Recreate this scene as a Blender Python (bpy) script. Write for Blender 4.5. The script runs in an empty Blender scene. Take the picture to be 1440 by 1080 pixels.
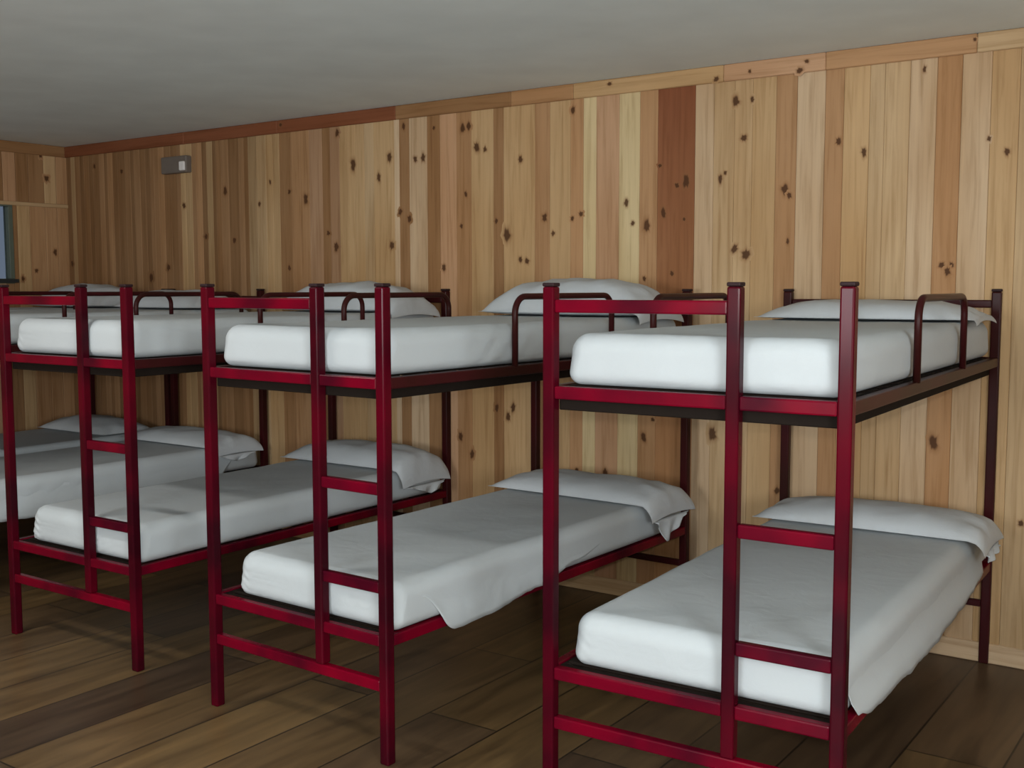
import bpy, bmesh, math, random
from mathutils import Vector, Matrix, noise

C = bpy.context.scene.collection
SC = bpy.context.scene
random.seed(7)

# ------------------------------------------------------------------ camera, world, light, exposure
CAM = Vector((1.6804, -3.2059, 1.6395))
YAW, PITCH, ROLL, FPX = -0.61202, -0.088277, -0.001485, 1554.2
fwd = Vector((math.sin(YAW) * math.cos(PITCH), math.cos(YAW) * math.cos(PITCH), math.sin(PITCH)))
right = Vector((math.cos(YAW), -math.sin(YAW), 0))
up = right.cross(fwd)
r2 = right * math.cos(ROLL) + up * math.sin(ROLL)
u2 = up * math.cos(ROLL) - right * math.sin(ROLL)
cd = bpy.data.cameras.new('camera')
cam = bpy.data.objects.new('camera', cd)
C.objects.link(cam)
cam.matrix_world = Matrix(((r2.x, u2.x, -fwd.x, CAM.x), (r2.y, u2.y, -fwd.y, CAM.y),
                           (r2.z, u2.z, -fwd.z, CAM.z), (0, 0, 0, 1)))
cd.sensor_width = 36
cd.lens = 36 * FPX / 1440
cd.clip_start = 0.02
SC.camera = cam

w = bpy.data.worlds.new('daylight')
SC.world = w
w.use_nodes = True
w.node_tree.nodes['Background'].inputs[0].default_value = (0.62, 0.74, 1.0, 1)
w.node_tree.nodes['Background'].inputs[1].default_value = 0.22


def light(name, kind, loc, power, color=(1, 1, 1), rot=(0, 0, 0), **kw):
    d = bpy.data.lights.new(name, kind)
    d.energy = power
    d.color = color
    for k, v in kw.items():
        setattr(d, k, v)
    o = bpy.data.objects.new(name, d)
    o.location = loc
    o.rotation_euler = rot
    C.objects.link(o)
    return o


# the camera's own flash, just above and beside the lens
light('camera_flash', 'POINT', CAM + Vector((-0.03, 0.0, 0.06)), 122, (1.0, 0.985, 0.97), shadow_soft_size=0.03)
# daylight entering by the window of the wall behind the photographer and by the one in the right-hand wall
light('window_daylight', 'AREA', (-0.6, -6.42, 1.75), 185, (0.92, 0.97, 1.0), (math.radians(114), 0, 0),
      shape='RECTANGLE', size=1.5, size_y=1.15)
light('window_daylight', 'AREA', (3.62, -3.5, 1.75), 240, (0.92, 0.97, 1.0), (math.radians(114), 0, math.radians(90)),
      shape='RECTANGLE', size=1.6, size_y=1.15)

# added fill light above the aisle, no fixture, lifting bed tops and floor
light('overhead_fill', 'AREA', (-2.6, -1.9, 2.66), 34, (1.0, 0.96, 0.9), (0, 0, 0), shape='RECTANGLE', size=1.2, size_y=0.2)

SC.view_settings.view_transform = 'Standard'
SC.view_settings.look = 'None'
SC.view_settings.gamma = 1
SC.view_settings.use_curve_mapping = False
SC.view_settings.exposure = -0.16


# ------------------------------------------------------------------ materials
def nodes(name, rough=0.5, spec=0.5):
    m = bpy.data.materials.new(name)
    m.use_nodes = True
    nt = m.node_tree
    b = nt.nodes['Principled BSDF']
    b.inputs['Roughness'].default_value = rough
    b.inputs['Specular IOR Level'].default_value = spec
    return m, nt, b


def N(nt, typ, **kw):
    n = nt.nodes.new(typ)
    for k, v in kw.items():
        if k in n.inputs.keys():
            n.inputs[k].default_value = v
        else:
            setattr(n, k, v)
    return n


def coords(nt, scale):
    tc = N(nt, 'ShaderNodeTexCoord')
    mp = N(nt, 'ShaderNodeMapping')
    mp.inputs['Scale'].default_value = scale
    nt.links.new(tc.outputs['Object'], mp.inputs['Vector'])
    return mp.outputs['Vector']


def ramp(nt, fac, stops):
    r = N(nt, 'ShaderNodeValToRGB')
    e = r.color_ramp.elements
    while len(e) < len(stops):
        e.new(0.5)
    for el, (p, c) in zip(e, stops):
        el.position = p
        el.color = (c[0], c[1], c[2], 1)
    nt.links.new(fac, r.inputs[0])
    return r.outputs[0]


def mixc(nt, fac, a, b, blend='MIX'):
    m = N(nt, 'ShaderNodeMix', data_type='RGBA', blend_type=blend)
    for i, v in ((0, fac), (6, a), (7, b)):
        if isinstance(v, (int, float)):
            m.inputs[i].default_value = v
        elif isinstance(v, tuple):
            m.inputs[i].default_value = (*v, 1)
        else:
            nt.links.new(v, m.inputs[i])
    return m.outputs[2]


def pine_material(name, axis='z'):
    """varnished knotty pine: plank colour from the attribute 'plank', knots from the attribute 'knot'"""
    m, nt, b = nodes(name, 0.6, 0.12)
    at = N(nt, 'ShaderNodeAttribute', attribute_name='plank')
    kn = N(nt, 'ShaderNodeAttribute', attribute_name='knot')
    sc = {'z': (26, 26, 1.1), 'x': (1.1, 26, 26), 'y': (26, 1.1, 26)}[axis]
    n1 = N(nt, 'ShaderNodeTexNoise', Scale=1.6, Detail=5.0, Roughness=0.6, Distortion=0.5)
    nt.links.new(coords(nt, sc), n1.inputs['Vector'])
    g = ramp(nt, n1.outputs[0], [(0.3, (0.74, 0.68, 0.6)), (0.5, (1, 1, 1)), (0.72, (1.1, 1.1, 1.1))])
    c = mixc(nt, 0.85, at.outputs['Color'], g, 'MULTIPLY')
    sc2 = {'z': (3.2, 3.2, 0.9), 'x': (0.9, 3.2, 3.2), 'y': (3.2, 0.9, 3.2)}[axis]
    n2 = N(nt, 'ShaderNodeTexNoise', Scale=1.0, Detail=2.0)
    nt.links.new(coords(nt, sc2), n2.inputs['Vector'])
    g2 = ramp(nt, n2.outputs[0], [(0.35, (0.86, 0.78, 0.68)), (0.6, (1.05, 1.05, 1.05))])
    c = mixc(nt, 0.8, c, g2, 'MULTIPLY')
    c = mixc(nt, ramp(nt, kn.outputs['Fac'], [(0.0, (0, 0, 0)), (0.45, (0.45,) * 3), (0.8, (0.75,) * 3)]), c, (0.22, 0.10, 0.04))
    c = mixc(nt, ramp(nt, kn.outputs['Fac'], [(0.42, (0, 0, 0)), (0.8, (0.8, 0.8, 0.8))]), c, (0.045, 0.017, 0.007))
    nt.links.new(c, b.inputs['Base Color'])
    return m


def paint_material(name, col, rough, dark=0.5):
    m, nt, b = nodes(name, rough, 0.09)
    n1 = N(nt, 'ShaderNodeTexNoise', Scale=3.0, Detail=3.0)
    nt.links.new(coords(nt, (0.9, 0.9, 0.75)), n1.inputs['Vector'])
    c = mixc(nt, ramp(nt, n1.outputs[0], [(0.38, (0, 0, 0)), (0.66, (1, 1, 1))]), (col[0] * dark, col[1] + 0.001, col[2] * 0.7), col)
    nt.links.new(c, b.inputs['Base Color'])
    return m


def cloth_material(name, col, strength=0.25):
    m, nt, b = nodes(name, 0.85, 0.15)
    v = coords(nt, (1, 1, 1))
    n1 = N(nt, 'ShaderNodeTexNoise', Scale=9.0, Detail=4.0, Distortion=1.2)
    nt.links.new(v, n1.inputs['Vector'])
    bp = N(nt, 'ShaderNodeBump', Strength=strength, Distance=0.02)
    nt.links.new(n1.outputs[0], bp.inputs['Height'])
    nt.links.new(bp.outputs[0], b.inputs['Normal'])
    n2 = N(nt, 'ShaderNodeTexNoise', Scale=900.0, Detail=1.0)
    nt.links.new(v, n2.inputs['Vector'])
    c = ramp(nt, n2.outputs[0], [(0.3, tuple(x * 0.96 for x in col)), (0.7, col)])
    nt.links.new(c, b.inputs['Base Color'])
    return m


def plain(name, col, rough=0.5, spec=0.5, noise_amt=0.1, scale=20):
    m, nt, b = nodes(name, rough, spec)
    n1 = N(nt, 'ShaderNodeTexNoise', Scale=float(scale), Detail=3.0)
    nt.links.new(coords(nt, (1, 1, 1)), n1.inputs['Vector'])
    c = ramp(nt, n1.outputs[0], [(0.3, tuple(x * (1 - noise_amt) for x in col)), (0.7, col)])
    nt.links.new(c, b.inputs['Base Color'])
    return m


def floor_material():
    m, nt, b = nodes('dark_floorboards', 0.36, 0.4)
    tc = N(nt, 'ShaderNodeTexCoord')
    mp = N(nt, 'ShaderNodeMapping')
    mp.inputs['Rotation'].default_value = (0, 0, math.radians(90))
    nt.links.new(tc.outputs['Object'], mp.inputs['Vector'])
    br = N(nt, 'ShaderNodeTexBrick', Scale=1.0)
    br.inputs['Color1'].default_value = (0.02, 0.02, 0.02, 1)
    br.inputs['Color2'].default_value = (1, 1, 1, 1)
    br.inputs['Mortar'].default_value = (0.3, 0.3, 0.3, 1)
    br.inputs['Mortar Size'].default_value = 0.004
    br.inputs['Brick Width'].default_value = 1.9
    br.inputs['Row Height'].default_value = 0.32
    br.offset = 0.37
    nt.links.new(mp.outputs[0], br.inputs['Vector'])
    c = ramp(nt, br.outputs['Color'], [(0.0, (0.066, 0.042, 0.026)), (0.5, (0.10, 0.064, 0.036)), (1.0, (0.165, 0.105, 0.046))])
    n1 = N(nt, 'ShaderNodeTexNoise', Scale=1.5, Detail=6.0, Distortion=0.8)
    nt.links.new(coords(nt, (9, 1.0, 9)), n1.inputs['Vector'])
    g = ramp(nt, n1.outputs[0], [(0.3, (0.5, 0.46, 0.42)), (0.7, (1.15, 1.1, 1.0))])
    c = mixc(nt, 1.0, c, g, 'MULTIPLY')
    c = mixc(nt, br.outputs['Fac'], c, (0.02, 0.013, 0.008))
    nt.links.new(c, b.inputs['Base Color'])
    return m


def glass_material():
    m, nt, b = nodes('window_glass', 0.02, 0.5)
    b.inputs['Base Color'].default_value = (0.9, 0.95, 0.96, 1)
    b.inputs['Transmission Weight'].default_value = 1.0
    b.inputs['IOR'].default_value = 1.1
    return m


PINE = pine_material('knotty_pine_upright')
PINE_X = pine_material('knotty_pine_lengthwise', 'x')
PINE_Y = pine_material('knotty_pine_crosswise', 'y')
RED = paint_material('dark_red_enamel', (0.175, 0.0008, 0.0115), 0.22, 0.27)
POST = paint_material('mottled_maroon_red_enamel', (0.088, 0.001, 0.0075), 0.2, 0.32)  # mottled enamel of the front posts, darker than the bars
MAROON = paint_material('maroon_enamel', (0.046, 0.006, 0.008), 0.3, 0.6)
BASE = plain('brown_black_steel', (0.012, 0.008, 0.006), 0.8, 0.1)
CAP = plain('black_plastic', (0.022, 0.009, 0.010), 0.6, 0.2)
SHEET = cloth_material('white_cotton_sheet', (0.475, 0.51, 0.525), 0.12)
CASE = cloth_material('white_cotton_pillowcase', (0.50, 0.53, 0.55), 0.2)
TICK = cloth_material('mattress_ticking', (0.45, 0.45, 0.43), 0.1)
CEIL = plain('off_white_ceiling_board', (0.78, 0.85, 0.85), 0.9, 0.2, 0.08, 3)
FLOOR = floor_material()
PLASTER = plain('pale_plaster', (0.45, 0.40, 0.33), 0.9, 0.2)
GREENFRAME = plain('grey_green_window_paint', (0.10, 0.12, 0.09), 0.5)
DARKSILL = plain('dark_sill_paint', (0.02, 0.022, 0.022), 0.5)
GLASS = glass_material()
FIXTURE = plain('grey_white_plastic', (0.15, 0.125, 0.105), 0.5)
LENS = plain('clear_white_diffuser', (0.75, 0.72, 0.7), 0.25)


# ------------------------------------------------------------------ mesh helpers
def box(bm, lo, hi, bev=0.0, seg=2):
    vs = bmesh.ops.create_cube(bm, size=1.0)['verts']
    s = [hi[i] - lo[i] for i in range(3)]
    c = [(hi[i] + lo[i]) / 2 for i in range(3)]
    for v in vs:
        v.co = Vector((v.co[i] * s[i] + c[i] for i in range(3)))
    if bev:
        es = list({e for v in vs for e in v.link_edges})
        bmesh.ops.bevel(bm, geom=es, offset=min(bev, min(s) * 0.45), segments=seg, affect='EDGES', profile=0.5)


def tube(bm, pts, r, seg=12, ref=None):
    """round bar through pts (all in one plane whose normal is ref)"""
    rings = []
    n = len(pts)
    for i, p in enumerate(pts):
        a = pts[max(i - 1, 0)]
        b = pts[min(i + 1, n - 1)]
        t = (b - a).normalized()
        x = ref.normalized()
        y = t.cross(x).normalized()
        rings.append([bm.verts.new(p + (x * math.cos(q) + y * math.sin(q)) * r)
                      for q in (2 * math.pi * k / seg for k in range(seg))])
    for a, b in zip(rings, rings[1:]):
        for k in range(seg):
            bm.faces.new((a[k], a[(k + 1) % seg], b[(k + 1) % seg], b[k]))
    bm.faces.new(rings[0][::-1])
    bm.faces.new(rings[-1])


def link(name, bm, mat, parent=None, smooth=False):
    bmesh.ops.recalc_face_normals(bm, faces=bm.faces)
    me = bpy.data.meshes.new(name)
    bm.to_mesh(me)
    bm.free()
    for m in (mat if isinstance(mat, (list, tuple)) else [mat]):
        me.materials.append(m)
    if smooth:
        for p in me.polygons:
            p.use_smooth = True
    o = bpy.data.objects.new(name, me)
    C.objects.link(o)
    if parent:
        o.parent = parent
    return o


def tag(o, label, cat, group=None):
    o['label'] = label
    o['category'] = cat
    if group:
        o['group'] = group
    return o


def structure(o):
    o['kind'] = 'structure'
    return o


def boxobj(name, lo, hi, mat, parent=None, bev=0.0):
    bm = bmesh.new()
    box(bm, lo, hi, bev)
    return link(name, bm, mat, parent)


# measured places on the back wall: knots (x, z, radius) and plank joints (x)
KNOTS = [(-5.317, 2.475, 0.0181), (-5.64, 2.531, 0.0132), (-4.628, 2.2, 0.0173), (-5.01, 1.701, 0.0204), (-4.816, 1.775, 0.0201), (-4.405, 1.979, 0.0146), (-4.198, 2.281, 0.0191), (-5.961, 1.815, 0.0163), (-4.118, 1.948, 0.0167), (-3.642, 2.666, 0.0159), (-3.163, 2.579, 0.0175), (-3.031, 2.377, 0.021), (-2.824, 2.292, 0.0149), (-2.738, 2.404, 0.019), (-3.443, 2.19, 0.018), (-3.589, 2.241, 0.0136), (-3.249, 1.97, 0.0155), (-3.184, 1.885, 0.0199), (-3.602, 1.758, 0.016), (-2.728, 1.884, 0.017), (-2.625, 2.573, 0.0125), (-2.4, 2.547, 0.0102), (-2.188, 2.529, 0.0161), (-2.148, 2.538, 0.016), (-2.54, 2.378, 0.0145), (-2.481, 2.383, 0.0165), (-2.093, 2.416, 0.0199), (-2.034, 2.4, 0.0119), (-2.17, 2.159, 0.0101), (-2.202, 1.981, 0.0122), (-2.659, 2.079, 0.0147), (-2.588, 2.035, 0.0168), (-1.885, 1.92, 0.0236), (-1.957, 2.0, 0.0099), (-1.751, 1.777, 0.0156), (-1.794, 1.785, 0.0117), (-1.793, 2.329, 0.0136), (-1.635, 2.008, 0.0154), (-1.58, 1.923, 0.0115), (-1.457, 2.562, 0.015), (-1.229, 2.674, 0.0164), (-1.459, 1.998, 0.0113), (-1.406, 2.018, 0.0131), (-1.132, 2.066, 0.0128), (-1.094, 1.96, 0.0109), (-1.012, 1.943, 0.0181), (-0.92, 2.003, 0.0161), (-0.796, 2.159, 0.0194), (-0.847, 2.137, 0.0124), (-0.805, 1.971, 0.0071), (-0.869, 1.7, 0.0107), (-1.025, 1.676, 0.0091), (-0.539, 2.519, 0.0187), (-0.456, 2.521, 0.0101), (-0.495, 2.344, 0.0153), (-0.534, 1.818, 0.0189), (-0.474, 1.789, 0.0223), (-0.636, 2.632, 0.0155), (-0.465, 2.651, 0.0101), (-0.188, 2.665, 0.0131), (-0.221, 2.627, 0.0181), (-0.285, 2.091, 0.0167), (-0.263, 2.061, 0.0133), (-0.266, 1.849, 0.0084), (-0.036, 2.293, 0.0129), (0.082, 2.237, 0.0128), (0.432, 1.728, 0.0139), (0.457, 1.7, 0.0139), (0.474, 1.727, 0.0092), (0.681, 2.198, 0.0104), (0.541, 2.672, 0.009), (0.335, 2.575, 0.0077), (-2.216, 0.771, 0.0165), (-2.134, 0.674, 0.0164), (-1.956, 0.953, 0.0141), (-1.843, 0.964, 0.0159), (-1.877, 0.91, 0.016), (-1.021, 0.86, 0.0166), (-1.249, 0.652, 0.017), (-0.969, 0.956, 0.011), (-1.426, 0.65, 0.0115), (0.421, 0.949, 0.0204), (0.792, 0.631, 0.0121), (-0.635, 0.907, 0.0212), (-0.294, 0.657, 0.0137), (-3.764, 2.314, 0.0092), (-3.868, 2.177, 0.0116), (-2.333, 1.748, 0.0144), (-0.943, 2.241, 0.0107), (-0.614, 2.156, 0.0121), (0.609, 2.256, 0.009), (-0.588, 2.185, 0.0086)]
PLANK_X = [-6.002, -5.892, -5.775, -5.660, -5.529, -5.426, -5.274, -5.175, -5.045, -4.948, -4.838, -4.698, -4.607, -4.539, -4.435, -4.325, -4.239, -4.062, -3.972, -3.803, -3.677, -3.490, -3.296, -3.149, -3.018, -2.867, -2.703, -2.664, -2.587, -2.452, -2.357, -2.237, -2.131, -1.977, -1.908, -1.700, -1.603, -1.472, -1.393, -1.314, -1.178, -1.058, -0.956, -0.751, -0.652, -0.544, -0.453, -0.335, -0.234, -0.101, -0.015, 0.102, 0.168, 0.277, 0.390, 0.493, 0.611, 0.723, 0.837]


# ------------------------------------------------------------------ the room
XL, XR, YF, YB, H = -6.0, 3.7, -6.5, 1.827, 2.698
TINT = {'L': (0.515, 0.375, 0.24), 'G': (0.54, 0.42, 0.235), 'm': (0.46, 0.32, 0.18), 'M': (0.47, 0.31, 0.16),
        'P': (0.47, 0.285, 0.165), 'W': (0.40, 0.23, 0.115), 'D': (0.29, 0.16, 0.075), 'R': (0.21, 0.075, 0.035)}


def plank_layers(bm):
    return bm.verts.layers.float_color.new('plank'), bm.verts.layers.float.new('knot')


def plank(bm, lay, lo, hi, col, col2=None, axis=2, bev=0.003):
    """one board; col at its low end, col2 at its high end along axis"""
    before = len(bm.verts)
    box(bm, lo, hi, bev, 1)
    bm.verts.ensure_lookup_table()
    col2 = col2 or col
    for v in bm.verts[before:]:
        t = (v.co[axis] - lo[axis]) / (hi[axis] - lo[axis])
        v[lay[0]] = (*[a + (b - a) * t for a, b in zip(col, col2)], 1)


def knot(bm, lay, x, z, r, y, col, to3=lambda a, b, y: (a, y, b), tall=1.25):
    rnd = random.Random(int(x * 1000) * 31 + int(z * 1000))
    R = r * 1.9
    lift = 0.0004 + 0.0006 * rnd.random()
    n = 16
    cen = bm.verts.new(to3(x, z, y - lift))
    cen[lay[1]] = 1.0
    cen[lay[0]] = (*col, 1)
    wob = [1 + 0.28 * rnd.uniform(-1, 1) for _ in range(n)]
    tall = tall * rnd.uniform(0.8, 1.5)
    prev = None
    for f, k in ((0.3, 0.95), (0.55, 0.5), (0.78, 0.2), (1.0, 0.0)):
        ring = []
        for i in range(n):
            a = 2 * math.pi * i / n
            v = bm.verts.new(to3(x + R * f * wob[i] * math.cos(a), z + R * f * wob[i] * tall * math.sin(a), y - lift))
            v[lay[1]] = k
            v[lay[0]] = (*col, 1)
            ring.append(v)
        for i in range(n):
            j = (i + 1) % n
            if prev is None:
                bm.faces.new((cen, ring[i], ring[j]))
            else:
                bm.faces.new((prev[i], ring[i], ring[j], prev[j]))
        prev = ring


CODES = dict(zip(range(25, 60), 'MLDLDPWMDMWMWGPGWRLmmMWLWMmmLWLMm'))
rnd = random.Random(11)
bm = bmesh.new()
lay = plank_layers(bm)
edges = list(PLANK_X)
edges[0] = XL
while edges[-1] < XR:
    edges.append(min(edges[-1] + rnd.choice((0.105, 0.115, 0.12)), XR))
cols = []
strips = []
for i, (a, b) in enumerate(zip(edges, edges[1:])):
    if i < 25 and b - a > 0.07:                  # narrow boards towards the far end
        m_ = a + (b - a) * rnd.uniform(0.4, 0.6)
        strips += [(i, a, m_), (i, m_, b)]
    else:
        strips.append((i, a, b))
for i, a, b in strips:
    code = CODES.get(i) if i >= 25 else None
    if code is None:
        code = rnd.choice('DWDDWWM' if i < 13 else 'WDMWDDWm' if i < 21 else 'MWMDPm' if i < 25 else 'LmMmWLM')  # darker tints towards the far left imitate the light falling off
    j = rnd.uniform(0.94, 1.06) if i > 22 else rnd.uniform(0.74, 0.98)  # far boards dimmed further, same falloff painted into their colour
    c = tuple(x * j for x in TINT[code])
    c2 = c
    if code == 'R' and i >= 25:
        c, c2 = (0.40, 0.22, 0.10), TINT['R']
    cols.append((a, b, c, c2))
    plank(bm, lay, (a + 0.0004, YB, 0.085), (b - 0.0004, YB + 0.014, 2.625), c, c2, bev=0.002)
plank(bm, lay, (XL - 0.1, YB + 0.012, 0), (XR + 0.1, YB + 0.1, H + 0.05), (0.05, 0.025, 0.012), bev=0)
for kx, kz, kr in KNOTS:
    if kz > 2.61:
        continue
    for a, b, c, c2 in cols:
        if a <= kx < b:
            t = (kz - 0.085) / 2.54
            lim = max(0.006, min(kr, min(kx - a, b - kx) / 1.9 + 0.004))
            knot(bm, lay, kx, kz, kr * 0.92, YB, tuple(p + (q - p) * t for p, q in zip(c, c2)))
            break
structure(link('wall_back', bm, PINE))

# crown board and base board of the back wall, each of lengths butted end to end
bm = bmesh.new()
lay = plank_layers(bm)
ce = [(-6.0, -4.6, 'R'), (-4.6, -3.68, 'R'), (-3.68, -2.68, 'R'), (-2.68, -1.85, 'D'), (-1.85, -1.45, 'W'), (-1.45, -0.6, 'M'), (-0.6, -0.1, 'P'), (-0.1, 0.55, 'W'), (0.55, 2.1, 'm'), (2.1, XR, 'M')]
for a, b, k in ce:
    plank(bm, lay, (a + 0.0005, YB - 0.014, 2.617), (b - 0.0005, YB + 0.004, 2.697), TINT[k], axis=0, bev=0.004)
for kx, kz, kr in KNOTS:
    if kz > 2.61:
        k = [q for a, b, q in ce if a <= kx < b][0]
        knot(bm, lay, kx, min(kz, 2.672), kr * 0.8, YB - 0.014, TINT[k], tall=0.75)
structure(link('trim_1', bm, PINE_X))
bm = bmesh.new()
lay = plank_layers(bm)
for a, b, k in ((-6.0, -3.4, 'M'), (-3.4, -0.9, 'm'), (-0.9, 1.6, 'L'), (1.6, XR, 'm')):
    plank(bm, lay, (a + 0.0005, YB - 0.012, 0.001), (b - 0.0005, YB + 0.004, 0.087), TINT[k], axis=0, bev=0.004)
structure(link('baseboard_back', bm, PINE_X))

# left end wall with a window in it
WY0, WY1, WZ0, WZ1 = 0.30, 1.375, 1.665, 2.26
bm = bmesh.new()
lay = plank_layers(bm)
y = YB + 0.012
while y > YF:
    y1 = max(y - rnd.choice((0.10, 0.115, 0.125)), YF)
    c = TINT[rnd.choice('WPMWD')]
    hole = y1 < WY1 and y > WY0
    lo_z = [(0.085, WZ0), (2.262, 2.625)] if hole else [(0.085, 2.24), (2.262, 2.625)]
    if hole and y > WY1:
        plank(bm, lay, (XL - 0.014, WY1, 0.085), (XL, y - 0.001, 2.24), c)
        y_ = WY1
    elif hole and y1 < WY0:
        plank(bm, lay, (XL - 0.014, y1 + 0.001, 0.085), (XL, WY0, 2.24), c)
        y_ = y
    else:
        y_ = y
    for k, (a, b) in enumerate(lo_z):
        cc = c if k == 0 else TINT[rnd.choice('WPDM')]
        plank(bm, lay, (XL - 0.014, (max(y1, WY0) if hole and k == 0 else y1) + 0.001, a), (XL, (y_ if k == 0 else y) - 0.001, b), cc)
    y = y1
D0 = (0.05, 0.025, 0.012)
for lo, hi in (((XL - 0.1, WY1, 0), (XL - 0.012, YB + 0.1, H + 0.05)), ((XL - 0.1, YF - 0.1, 0), (XL - 0.012, WY0, H + 0.05)),
               ((XL - 0.1, WY0, 0), (XL - 0.012, WY1, WZ0)), ((XL - 0.1, WY0, WZ1), (XL - 0.012, WY1, H + 0.05))):
    plank(bm, lay, lo, hi, D0, bev=0)
to3 = lambda a, b, yy: (XL + 0.0007, a, b)
for ky, kz, kr in ((1.62, 2.62, 0.012), (1.55, 1.76, 0.014), (1.71, 1.9, 0.014), (1.66, 2.45, 0.02), (1.44, 1.70, 0.012)):
    knot(bm, lay, ky, kz, kr, 0, TINT['W'], to3)
structure(link('wall_left', bm, PINE))
bm = bmesh.new()
lay = plank_layers(bm)
plank(bm, lay, (XL - 0.003, YF, 2.235), (XL + 0.012, YB, 2.263), TINT['m'], axis=1)
structure(link('trim_2', bm, PINE_Y))
bm = bmesh.new()
lay = plank_layers(bm)
plank(bm, lay, (XL - 0.003, YF, 2.617), (XL + 0.012, YB - 0.014, 2.697), TINT['D'], axis=1)
structure(link('trim_3', bm, PINE_Y))
bm = bmesh.new()
lay = plank_layers(bm)
plank(bm, lay, (XL - 0.003, YF, 0.001), (XL + 0.012, YB - 0.013, 0.087), TINT['M'], axis=1)
structure(link('baseboard_left', bm, PINE_Y))

win = bpy.data.objects.new('window_1', None)
C.objects.link(win)
structure(win)
bm = bmesh.new()
f = 0.035
for lo, hi in (((XL - 0.06, WY0, WZ1 - f), (XL + 0.008, WY1, WZ1)), ((XL - 0.06, WY0, WZ0), (XL + 0.008, WY1, WZ0 + f)),
               ((XL - 0.06, WY1 - f, WZ0 + f), (XL + 0.008, WY1, WZ1 - f)), ((XL - 0.06, WY0, WZ0 + f), (XL + 0.008, WY0 + f, WZ1 - f)),
               ((XL - 0.05, (WY0 + WY1) / 2 - 0.02, WZ0 + f), (XL, (WY0 + WY1) / 2 + 0.02, WZ1 - f))):
    box(bm, lo, hi, 0.003)
structure(link('window_frame', bm, GREENFRAME, win))
structure(boxobj('window_pane', (XL - 0.04, WY0 + f, WZ0 + f), (XL - 0.035, WY1 - f, WZ1 - f), GLASS, win))
structure(boxobj('window_sill', (XL + 0.0085, WY0 - 0.04, WZ0 + 0.005), (XL + 0.06, WY1 + 0.0, WZ0 + 0.032), DARKSILL, win, 0.003))

# floor, ceiling, right wall, wall behind the photographer with its two window openings
structure(boxobj('floor', (XL - 0.1, YF - 0.1, -0.1), (XR + 0.1, YB + 0.1, 0.0), FLOOR))
structure(boxobj('ceiling', (XL - 0.1, YF - 0.1, H), (XR + 0.1, YB + 0.1, H + 0.1), CEIL))
RY0, RY1, RZ0, RZ1 = -4.35, -2.65, 1.1, 2.35
bm = bmesh.new()
lay = plank_layers(bm)
ys = [YB - 0.12 * i for i in range(int((YB - YF) / 0.12) + 1)]
ys = sorted({round(v, 4) for v in ys if abs(v - RY0) > 0.03 and abs(v - RY1) > 0.03} | {RY0, RY1, YF}, reverse=True)
for y, y1 in zip(ys, ys[1:]):
    c = TINT[rnd.choice('LmMWm')]
    if RY0 - 0.001 <= y1 and y <= RY1 + 0.001:
        plank(bm, lay, (XR, y1 + 0.001, 0.0), (XR + 0.1, y - 0.001, RZ0), c)
        plank(bm, lay, (XR, y1 + 0.001, RZ1), (XR + 0.1, y - 0.001, H), c)
    else:
        plank(bm, lay, (XR, y1 + 0.001, 0.0), (XR + 0.1, y - 0.001, H), c)
structure(link('wall_right', bm, PINE))
wn = bpy.data.objects.new('window_3', None)
C.objects.link(wn)
structure(wn)
bm = bmesh.new()
for lo, hi in (((XR + 0.03, RY0, RZ0), (XR + 0.08, RY1, RZ0 + 0.05)), ((XR + 0.03, RY0, RZ1 - 0.05), (XR + 0.08, RY1, RZ1)),
               ((XR + 0.03, RY0, RZ0 + 0.05), (XR + 0.08, RY0 + 0.05, RZ1 - 0.05)), ((XR + 0.03, RY1 - 0.05, RZ0 + 0.05), (XR + 0.08, RY1, RZ1 - 0.05)),
               ((XR + 0.03, -3.53, RZ0 + 0.05), (XR + 0.08, -3.47, RZ1 - 0.05))):
    box(bm, lo, hi, 0.004)
structure(link('window_frame', bm, GREENFRAME, wn))
bm = bmesh.new()
ops = [(-1.4, 0.2)]
z0, z1 = 1.1, 2.35
box(bm, (XL - 0.1, YF - 0.1, 0), (XR + 0.1, YF, z0))
box(bm, (XL - 0.1, YF - 0.1, z1), (XR + 0.1, YF, H))
xs = [XL - 0.1] + [q for a in ops for q in a] + [XR + 0.1]
for a, b in zip(xs[0::2], xs[1::2]):
    box(bm, (a, YF - 0.1, z0), (b, YF, z1))
structure(link('wall_front', bm, PLASTER))
for i, (a, b) in enumerate(ops):
    wn = bpy.data.objects.new('window_%d' % (i + 2), None)
    C.objects.link(wn)
    structure(wn)
    bm = bmesh.new()
    for lo, hi in (((a, YF - 0.08, z0), (b, YF - 0.03, z0 + 0.05)), ((a, YF - 0.08, z1 - 0.05), (b, YF - 0.03, z1)),
                   ((a, YF - 0.08, z0 + 0.05), (a + 0.05, YF - 0.03, z1 - 0.05)), ((b - 0.05, YF - 0.08, z0 + 0.05), (b, YF - 0.03, z1 - 0.05)),
                   (((a + b) / 2 - 0.03, YF - 0.08, z0 + 0.05), ((a + b) / 2 + 0.03, YF - 0.03, z1 - 0.05))):
        box(bm, lo, hi, 0.004)
    structure(link('window_frame', bm, GREENFRAME, wn))

# small wall fixture high on the back wall
fx = bpy.data.objects.new('wall_fixture', None)
fx.location = (-4.67, YB, 2.42)
C.objects.link(fx)
tag(fx, 'small pale box fixture mounted high on the pine wall near the far corner', 'wall fixture')
boxobj('housing', (-0.135, -0.05, 0.0), (0.135, 0.0, 0.115), FIXTURE, fx, 0.008)
boxobj('diffuser', (0.072, -0.064, 0.012), (0.128, -0.045, 0.075), LENS, fx, 0.008)


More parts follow.
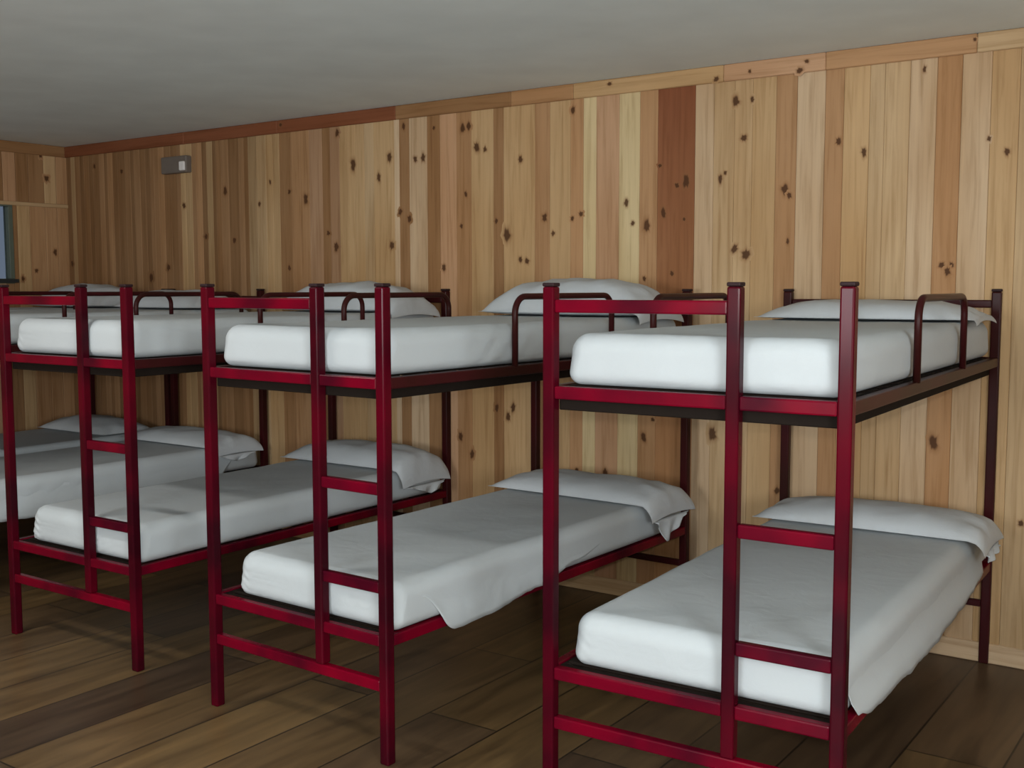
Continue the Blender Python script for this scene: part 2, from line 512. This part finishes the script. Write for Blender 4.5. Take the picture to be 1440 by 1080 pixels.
# ------------------------------------------------------------------ bunk beds
REACH = 0.908 + 0.019
W, LAD, L = 0.908, 0.5956, 2.157
ZU, ZTB, ZLR, ZBB, R1, R2 = 1.315, 1.579, 0.432, 0.2735, 0.955, 0.617
HF, HR = 1.65, 1.625
PW = 0.020                      # half a post
T = 0.020                       # half a bar


def part(name, lo, hi, mat, root, bev=0.005):
    return boxobj(name, lo, hi, mat, root, bev)


def make_bed():
    root = bpy.data.objects.new('bunk_bed', None)
    C.objects.link(root)
    for x, y, h in ((0, 0, HF), (W, 0, HF), (0, L, HR), (W, L, HR)):
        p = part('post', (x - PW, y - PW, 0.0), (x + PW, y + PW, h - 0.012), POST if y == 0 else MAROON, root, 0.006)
        c = part('end_cap', (x - PW - 0.0006, y - PW - 0.0006, h - 0.012), (x + PW + 0.0006, y + PW + 0.0006, h), CAP, root, 0.004)
        c.parent = p
    p = part('ladder_post', (LAD - PW, -PW, ZBB + T), (LAD + PW, PW, HF - 0.012), POST, root, 0.006)
    c = part('end_cap', (LAD - PW - 0.0006, -PW - 0.0006, HF - 0.012), (LAD + PW + 0.0006, PW + 0.0006, HF), CAP, root, 0.004)
    c.parent = p
    a, b = PW, LAD - PW
    a2, b2 = LAD + PW, W - PW
    # foot end
    part('foot_rail', (a, -0.015, ZTB - T), (b, 0.015, ZTB + T), RED, root)
    for z in (ZU, ZLR):
        bm = bmesh.new()
        box(bm, (a, -0.016, z - T), (b, 0.016, z + T), 0.005)
        box(bm, (a2, -0.016, z - T), (b2, 0.016, z + T), 0.005)
        link('end_rail', bm, RED, root)
    part('stretcher', (a, -0.016, ZBB - T), (W - PW, 0.016, ZBB + T), RED, root)
    for z in (R1, R2):
        part('rung', (a2, -0.015, z - T), (b2, 0.015, z + T), RED, root)
    # head end
    for z in (ZU, ZLR):
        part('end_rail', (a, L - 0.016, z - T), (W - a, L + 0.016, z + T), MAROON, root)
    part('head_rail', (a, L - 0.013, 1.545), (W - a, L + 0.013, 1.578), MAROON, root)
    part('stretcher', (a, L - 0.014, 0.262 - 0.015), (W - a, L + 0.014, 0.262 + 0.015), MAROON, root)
    # sides
    for x, gx in ((0, -0.008), (W, W + 0.008)):
        for z in (ZU, ZLR):
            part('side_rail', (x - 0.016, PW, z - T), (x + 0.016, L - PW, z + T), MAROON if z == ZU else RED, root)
        pts = [Vector((gx, 0.73, ZU + T - 0.004))]
        rb, top = 0.065, 1.612 - 0.0125
        for k in range(9):
            q = math.pi - k * math.pi / 16
            pts.append(Vector((gx, 0.73 + rb + rb * math.cos(q), top - rb + rb * math.sin(q))))
        for k in range(9):
            q = math.pi / 2 - k * math.pi / 16
            pts.append(Vector((gx, 1.44 - rb + rb * math.cos(q), top - rb + rb * math.sin(q))))
        pts.append(Vector((gx, 1.44, ZU + T - 0.004)))
        bm = bmesh.new()
        tube(bm, pts, 0.0125, 12, Vector((1, 0, 0)))
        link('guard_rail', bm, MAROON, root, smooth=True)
    # sprung bases that carry the mattresses
    for z, ztop in ((ZU, 1.3365), (ZLR, 0.4535)):
        bm = bmesh.new()
        lo = z - T - (0.036 if z == ZU else 0.0)
        for p0, p1 in (((0.017, 0.02), (W - 0.017, 0.05)), ((0.017, L - 0.05), (W - 0.017, L - 0.02)),
                       ((0.017, 0.05), (0.045, L - 0.05)), ((W - 0.045, 0.05), (W - 0.017, L - 0.05))):
            box(bm, (*p0, lo), (*p1, ztop - 0.006), 0.003, 1)
        n = 14
        for k in range(n):
            y = 0.09 + k * (L - 0.18) / (n - 1)
            box(bm, (0.03, y - 0.03, ztop - 0.012), (W - 0.03, y + 0.03, ztop - 0.001), 0.003, 1)
        link('bed_base', bm, BASE, root)
    return root


def copy_tree(o, parent=None):
    c = o.copy()
    C.objects.link(c)
    if parent:
        c.parent = parent
    for ch in list(o.children):
        copy_tree(ch, c)
    return c


# ------------------------------------------------------------------ bedding
def rounded(bm, lo, hi, r, nx, ny, nz, wob=0.0, seed=0.0, sag=0.0, rl=None, folds=()):
    """a soft rounded slab: a gridded box whose shell is pulled round its edges"""
    s = [hi[i] - lo[i] for i in range(3)]
    c = [(hi[i] + lo[i]) / 2 for i in range(3)]
    ns = (nx, ny, nz)
    idx = {}

    def tt(i, n, size):
        # denser near the two ends
        q = i / n
        e = min(0.35, r * 1.15 / size)
        if q < 0.3:
            return e * q / 0.3
        if q > 0.7:
            return 1 - e * (1 - q) / 0.3
        return e + (1 - 2 * e) * (q - 0.3) / 0.4

    def vert(i, j, k):
        key = (i, j, k)
        if key in idx:
            return idx[key]
        p = Vector(((tt(i, nx, s[0]) - 0.5) * s[0], (tt(j, ny, s[1]) - 0.5) * s[1], (tt(k, nz, s[2]) - 0.5) * s[2]))
        rr = r
        if rl is not None:
            m_ = max(0.0, min(1.0, (0.025 - p.z) / 0.08))
            rr = r + (rl - r) * m_ * m_ * (3 - 2 * m_)
        q = Vector(max(-s[a] / 2 + rr, min(s[a] / 2 - rr, p[a])) for a in range(3))
        d = p - q
        if d.length > 1e-9:
            p = q + d.normalized() * rr
        w_ = Vector(c) + p
        if wob:
            n3 = d.normalized() if d.length > 1e-9 else Vector((0, 0, 1))
            h = noise.noise(Vector((w_.x * 5 + seed, w_.y * 4, w_.z * 6))) + 0.5 * noise.noise(Vector((w_.x * 14, w_.y * 10 + seed, w_.z * 9)))
            low = (p.z < -s[2] * 0.4)
            if not low:
                if n3.x > 0.3 or n3.y < -0.3:
                    s_ = w_.y if n3.x > 0.3 else w_.x
                    for face, at, wid, amp, slope in folds:
                        if (face == 'side') == (n3.x > 0.3):
                            g = math.exp(-((s_ - at) / wid) ** 2)
                            ph = (s_ - at + slope * w_.z) * 2 * math.pi / (wid * 0.55)
                            h += amp / wob * g * (1 - abs(math.sin(ph / 2)) * 2) * min(1.0, 1.2 - w_.z / s[2])
                w_ = w_ + n3 * h * wob
            if k == nz and sag:
                w_.z -= sag * max(0, 1 - (p.x / (s[0] / 2)) ** 2) * max(0, 1 - (p.y / (s[1] / 2)) ** 4)
        idx[key] = bm.verts.new(w_)
        return idx[key]

    def quad(a, b, c_, d):
        bm.faces.new((vert(*a), vert(*b), vert(*c_), vert(*d)))

    for i in range(nx):
        for j in range(ny):
            for k in (0, nz):
                quad((i, j, k), (i + 1, j, k), (i + 1, j + 1, k), (i, j + 1, k))
    for i in range(nx):
        for k in range(nz):
            for j in (0, ny):
                quad((i, j, k), (i + 1, j, k), (i + 1, j, k + 1), (i, j, k + 1))
    for j in range(ny):
        for k in range(nz):
            for i in (0, nx):
                quad((i, j, k), (i, j + 1, k), (i, j + 1, k + 1), (i, j, k + 1))


def make_mattress(bed, x0, x1, z0, label, seed, hang=None, th=0.170, folds=()):
    """hang = list of (y, drop) for the loose edge of the sheet on the right-hand side"""
    y0 = 0.0225
    yc = (y0 + 2.118) / 2
    xc = (x0 + x1) / 2
    hw, hl = (x1 - x0) / 2, (2.118 - y0) / 2 - 0.003
    bm = bmesh.new()
    rounded(bm, (-hw + 0.008, -hl + 0.008, 0.002), (hw - 0.008, hl - 0.008, th - 0.010), 0.065, 10, 16, 8, rl=0.045)
    root = link('mattress', bm, TICK, None, True)
    tag(root, label, 'mattress', 'mattresses on the bunk beds')
    bm = bmesh.new()
    rounded(bm, (-hw, -hl, 0.0005), (hw, hl, th), 0.060, 60, 130, 20, 0.0025, seed, 0.004, 0.040, folds)
    link('fitted_sheet', bm, SHEET, root, True)
    if hang:
        bm = bmesh.new()
        n = 110
        rows = []
        for i in range(n + 1):
            y = hang[0][0] + (hang[-1][0] - hang[0][0]) * i / n
            for (ya, da), (yb, db) in zip(hang, hang[1:]):
                if ya <= y <= yb:
                    s_ = (y - ya) / (yb - ya)
                    d = da + (db - da) * s_ * s_ * (3 - 2 * s_)
            if d > 0:
                d += 0.008 * noise.noise(Vector((y * 8, seed, 0))) + 0.004 * noise.noise(Vector((y * 25, seed, 3)))
            row = []
            for k in range(9):
                t = k / 8
                z = 0.105 - max(0.105 + d, 0.002) * t
                out = max(0.0, min(1.0, (0.105 - z) / 0.105))
                off = -0.004 + (0.004 + max(0.004, REACH - x1 + 0.008)) * out * out + 0.007 * t * max(0, noise.noise(Vector((y * 11, seed + 5, t * 2))))
                row.append(bm.verts.new((hw + off, y - yc, z)))
            rows.append(row)
        for a, b in zip(rows, rows[1:]):
            for k in range(8):
                bm.faces.new((a[k], b[k], b[k + 1], a[k + 1]))
        o = link('sheet_edge', bm, SHEET, root, True)
        md = o.modifiers.new('thickness', 'SOLIDIFY')
        md.thickness = 0.0015
        md.offset = 1.0
    place(root, bed, xc, yc, z0)
    return root


def place(o, bed, lx, ly, z, rz=0.0):
    x, y, a = BEDS[bed]
    o.location = (x + lx * math.cos(a) - ly * math.sin(a), y + lx * math.sin(a) + ly * math.cos(a), z)
    o.rotation_euler = (0, 0, a + rz)


def make_pillow(bed, lx, ly, z, width, depth, height, label, seed, droop=0.0, edge=0.45, rz=0.0, flap=None, lean=0.0):
    bm = bmesh.new()
    nu, nv = 40, 24
    top, bot = {}, {}
    for i in range(nu + 1):
        for j in range(nv + 1):
            u = -math.cos(math.pi * i / nu)
            v = -math.cos(math.pi * j / nv)
            e = max(0.0, 1 - abs(u) ** 3.2) ** 0.55 * max(0.0, 1 - abs(v) ** 2.6) ** 0.62
            pin = 1 - 0.05 * (1 - abs(u) ** 2) * 0 - 0.06 * abs(u * v) ** 3
            x = u * width / 2 * (1 - 0.035 * (1 - v * v) * abs(u) ** 6)
            y = v * depth / 2 * (1 - 0.05 * (1 - u * u) * abs(v) ** 6)
            rip = noise.noise(Vector((x * 7 + seed, y * 9, seed))) * 0.5 + noise.noise(Vector((x * 17, y * 15 + seed, seed * 2))) * 0.25
            fold = 0.012 * abs(u) ** 4 * math.sin(v * 9 + seed) * (1 - v * v)
            crease = 0.007 * max(0.0, u) ** 2 * (1 - 2 * abs(math.sin((x * 0.8 + y) * 26 + seed)))
            h = height * e * (1 + 0.2 * rip) + (fold + crease) * e + lean * e * v
            drop = 0.0
            if droop and x > edge:
                q = (x - edge) / (width / 2 - edge)
                drop = droop * q ** 1.3
                x = edge + 0.012 + (x - edge) * (1 - 0.4 * q)
            zb = 0.0005 + 0.012 * (1 - e) * 0
            zt = zb + max(h, 0.0)
            rim = i in (0, nu) or j in (0, nv)
            seam = 0.22 * height * (1 - e) * 0.4
            if rim:
                top[i, j] = bot[i, j] = bm.verts.new((x, y, seam - drop))
            else:
                top[i, j] = bm.verts.new((x, y, max(zt, seam) - drop + 0.001))
                bot[i, j] = bm.verts.new((x, y, zb + seam * (1 - e) - drop))
    for i in range(nu):
        for j in range(nv):
            bm.faces.new((top[i, j], top[i + 1, j], top[i + 1, j + 1], top[i, j + 1]))
            bm.faces.new((bot[i, j], bot[i, j + 1], bot[i + 1, j + 1], bot[i + 1, j]))
    root = link('pillow', bm, CASE, None, True)
    tag(root, label, 'pillow', 'pillows at the head ends of the bunks')
    if flap:
        # the loose open end of the pillowcase hanging over the side of the bed
        ya, yb, tip_y, tip_z = flap
        x0 = edge + 0.012 + (width / 2 - edge) * 0.6
        bm = bmesh.new()
        rows = []
        n = 28
        for i in range(n + 1):
            t = i / n
            y = ya + (yb - ya) * t
            span = (yb - tip_y) if y > tip_y else (tip_y - ya)
            dz = 0.004 + tip_z * max(0.0, 1 - abs(y - tip_y) / span) ** 0.9
            rows.append([bm.verts.new((x0 - 0.012 + 0.022 * (k / 8) ** 0.6 + 0.010 * math.sin(t * 16 + 0.4 * k) * k / 8,
                                       y + (tip_y - y) * 0.25 * k / 8, 0.012 - droop - dz * k / 8)) for k in range(9)])
        for a, b in zip(rows, rows[1:]):
            for k in range(8):
                bm.faces.new((a[k], b[k], b[k + 1], a[k + 1]))
        o = link('pillowcase_flap', bm, CASE, root, True)
        md = o.modifiers.new('thickness', 'SOLIDIFY')
        md.thickness = 0.003
    place(root, bed, lx, ly, z, rz)
    return root


BEDS = {'A': (-0.1684, -0.3627, 0.0346), 'B': (-1.6931, -0.4164, -0.02665), 'C': (-3.1916, -0.3601, 0.0099),
        'D': (-4.7404, -0.37, 0.0), 'E': (-5.71, -0.375, 0.0)}
WHICH = {'A': 'rightmost', 'B': 'second from right', 'C': 'third from right', 'D': 'fourth from right', 'E': 'farthest, by the end wall'}
BED_LABEL = {
    'A': 'red metal bunk bed at the right, nearest the camera, bright red rungs',
    'B': 'dark red metal bunk bed in the middle, second from the right',
    'C': 'dark maroon metal bunk bed near the left edge, third from the right',
    'D': 'dark bunk bed behind the left maroon bunk, fourth from the right',
    'E': 'farthest dark bunk bed, beside the end wall with the window'}
proto = make_bed()
for k in 'ABCDE':
    o = proto if k == 'A' else copy_tree(proto)
    x, y, a = BEDS[k]
    o.location = (x, y, 0)
    o.rotation_euler = (0, 0, a)
    tag(o, BED_LABEL[k], 'bunk bed', 'bunk beds along the pine wall')

ON = {'A': 'the right-hand red bunk bed', 'B': 'the middle red bunk bed', 'C': 'the third bunk bed from the right',
      'D': 'the fourth bunk bed from the right', 'E': 'the farthest bunk bed by the end wall'}
UZ, LZ = 1.3368, 0.4545
up_x = {'A': (0.034, 0.893), 'B': (0.030, 0.893), 'C': (0.026, 0.893), 'D': (0.030, 0.893), 'E': (0.02, 0.888)}
lo_x = {'A': (0.060, 0.912), 'B': (0.100, 0.930), 'C': (0.100, 0.915), 'D': (0.080, 0.915), 'E': (0.040, 0.874)}
hangs = {'A': [(0.04, -0.10), (0.10, 0.0), (0.24, 0.03), (0.45, 0.042), (1.0, 0.055), (1.5, 0.04), (1.9, 0.0), (2.02, -0.10)],
         'B': [(0.16, -0.10), (0.34, 0.062), (0.55, 0.05), (0.85, 0.02), (1.15, -0.03), (1.5, -0.10)],
         'D': [(0.06, -0.10), (0.3, 0.05), (1.0, 0.05), (1.7, 0.035), (1.95, -0.10)]}
up_pillow = {'A': (0.080, 0.90, 0.472, 0.025), 'B': (0.172, 0.94, 0.475, 0.05), 'C': (0.165, 0.94, 0.475, 0.05),
             'D': (0.115, 0.86, 0.455, 0.0), 'E': (0.160, 0.84, 0.455, 0.0)}
lo_pillow = {'A': (0.085, 0.06), 'B': (0.085, 0.075), 'C': (0.110, 0.10), 'D': (0.080, 0.06), 'E': (0.095, 0.0)}
up_folds = {'B': (('side', -0.35, 0.22, 0.007, -1.1), ('side', 0.45, 0.2, 0.004, 1.0)), 'A': (('side', -0.8, 0.15, 0.004, -1.0), ('front', 0.1, 0.12, 0.002, 1.5)),
            'C': (('front', -0.3, 0.1, 0.003, 1.2), ('side', -0.3, 0.25, 0.004, -1.0))}
lo_folds = {'B': (('front', -0.28, 0.10, 0.005, 1.6),), 'C': (('front', -0.30, 0.10, 0.006, 1.6), ('front', 0.15, 0.08, 0.004, 1.4)),
            'A': (('side', 0.7, 0.2, 0.004, 1.2), ('front', -0.3, 0.1, 0.002, 1.4)), 'D': (('side', -0.4, 0.25, 0.004, -1.0),)}
flaps = {'B': (-0.19, 0.16, -0.10, 0.10), 'A': (-0.18, 0.12, -0.15, 0.03), 'C': (-0.18, 0.17, 0.02, 0.05), 'D': (-0.18, 0.17, -0.02, 0.04)}
for n, k in enumerate('ABCDE'):
    x0, x1 = up_x[k]
    make_mattress(k, x0, x1, UZ, 'white sheeted mattress on the upper bunk of ' + ON[k], 3.1 + n, th=0.160, folds=up_folds.get(k, ()))
    h, wd, px, dr = up_pillow[k]
    make_pillow(k, px, 1.86, UZ + 0.1625, wd, 0.42, h, 'white pillow on the upper bunk of ' + ON[k], 1.7 * n + 0.4,
                dr, x1 - px + 0.004)
    x0, x1 = lo_x[k]
    make_mattress(k, x0, x1, LZ, 'white sheeted mattress on the lower bunk of ' + ON[k], 9.3 + n, hangs.get(k), folds=lo_folds.get(k, ()))
    h, dr = lo_pillow[k]
    px = (x0 + x1) / 2 + (0.03 if dr else 0)
    make_pillow(k, px, 1.87, LZ + 0.1725, 0.98 if dr else 0.8, 0.42, h,
                'white pillow on the lower bunk of ' + ON[k], 2.3 * n + 1.1, dr, x1 - px + 0.004, flap=flaps.get(k))
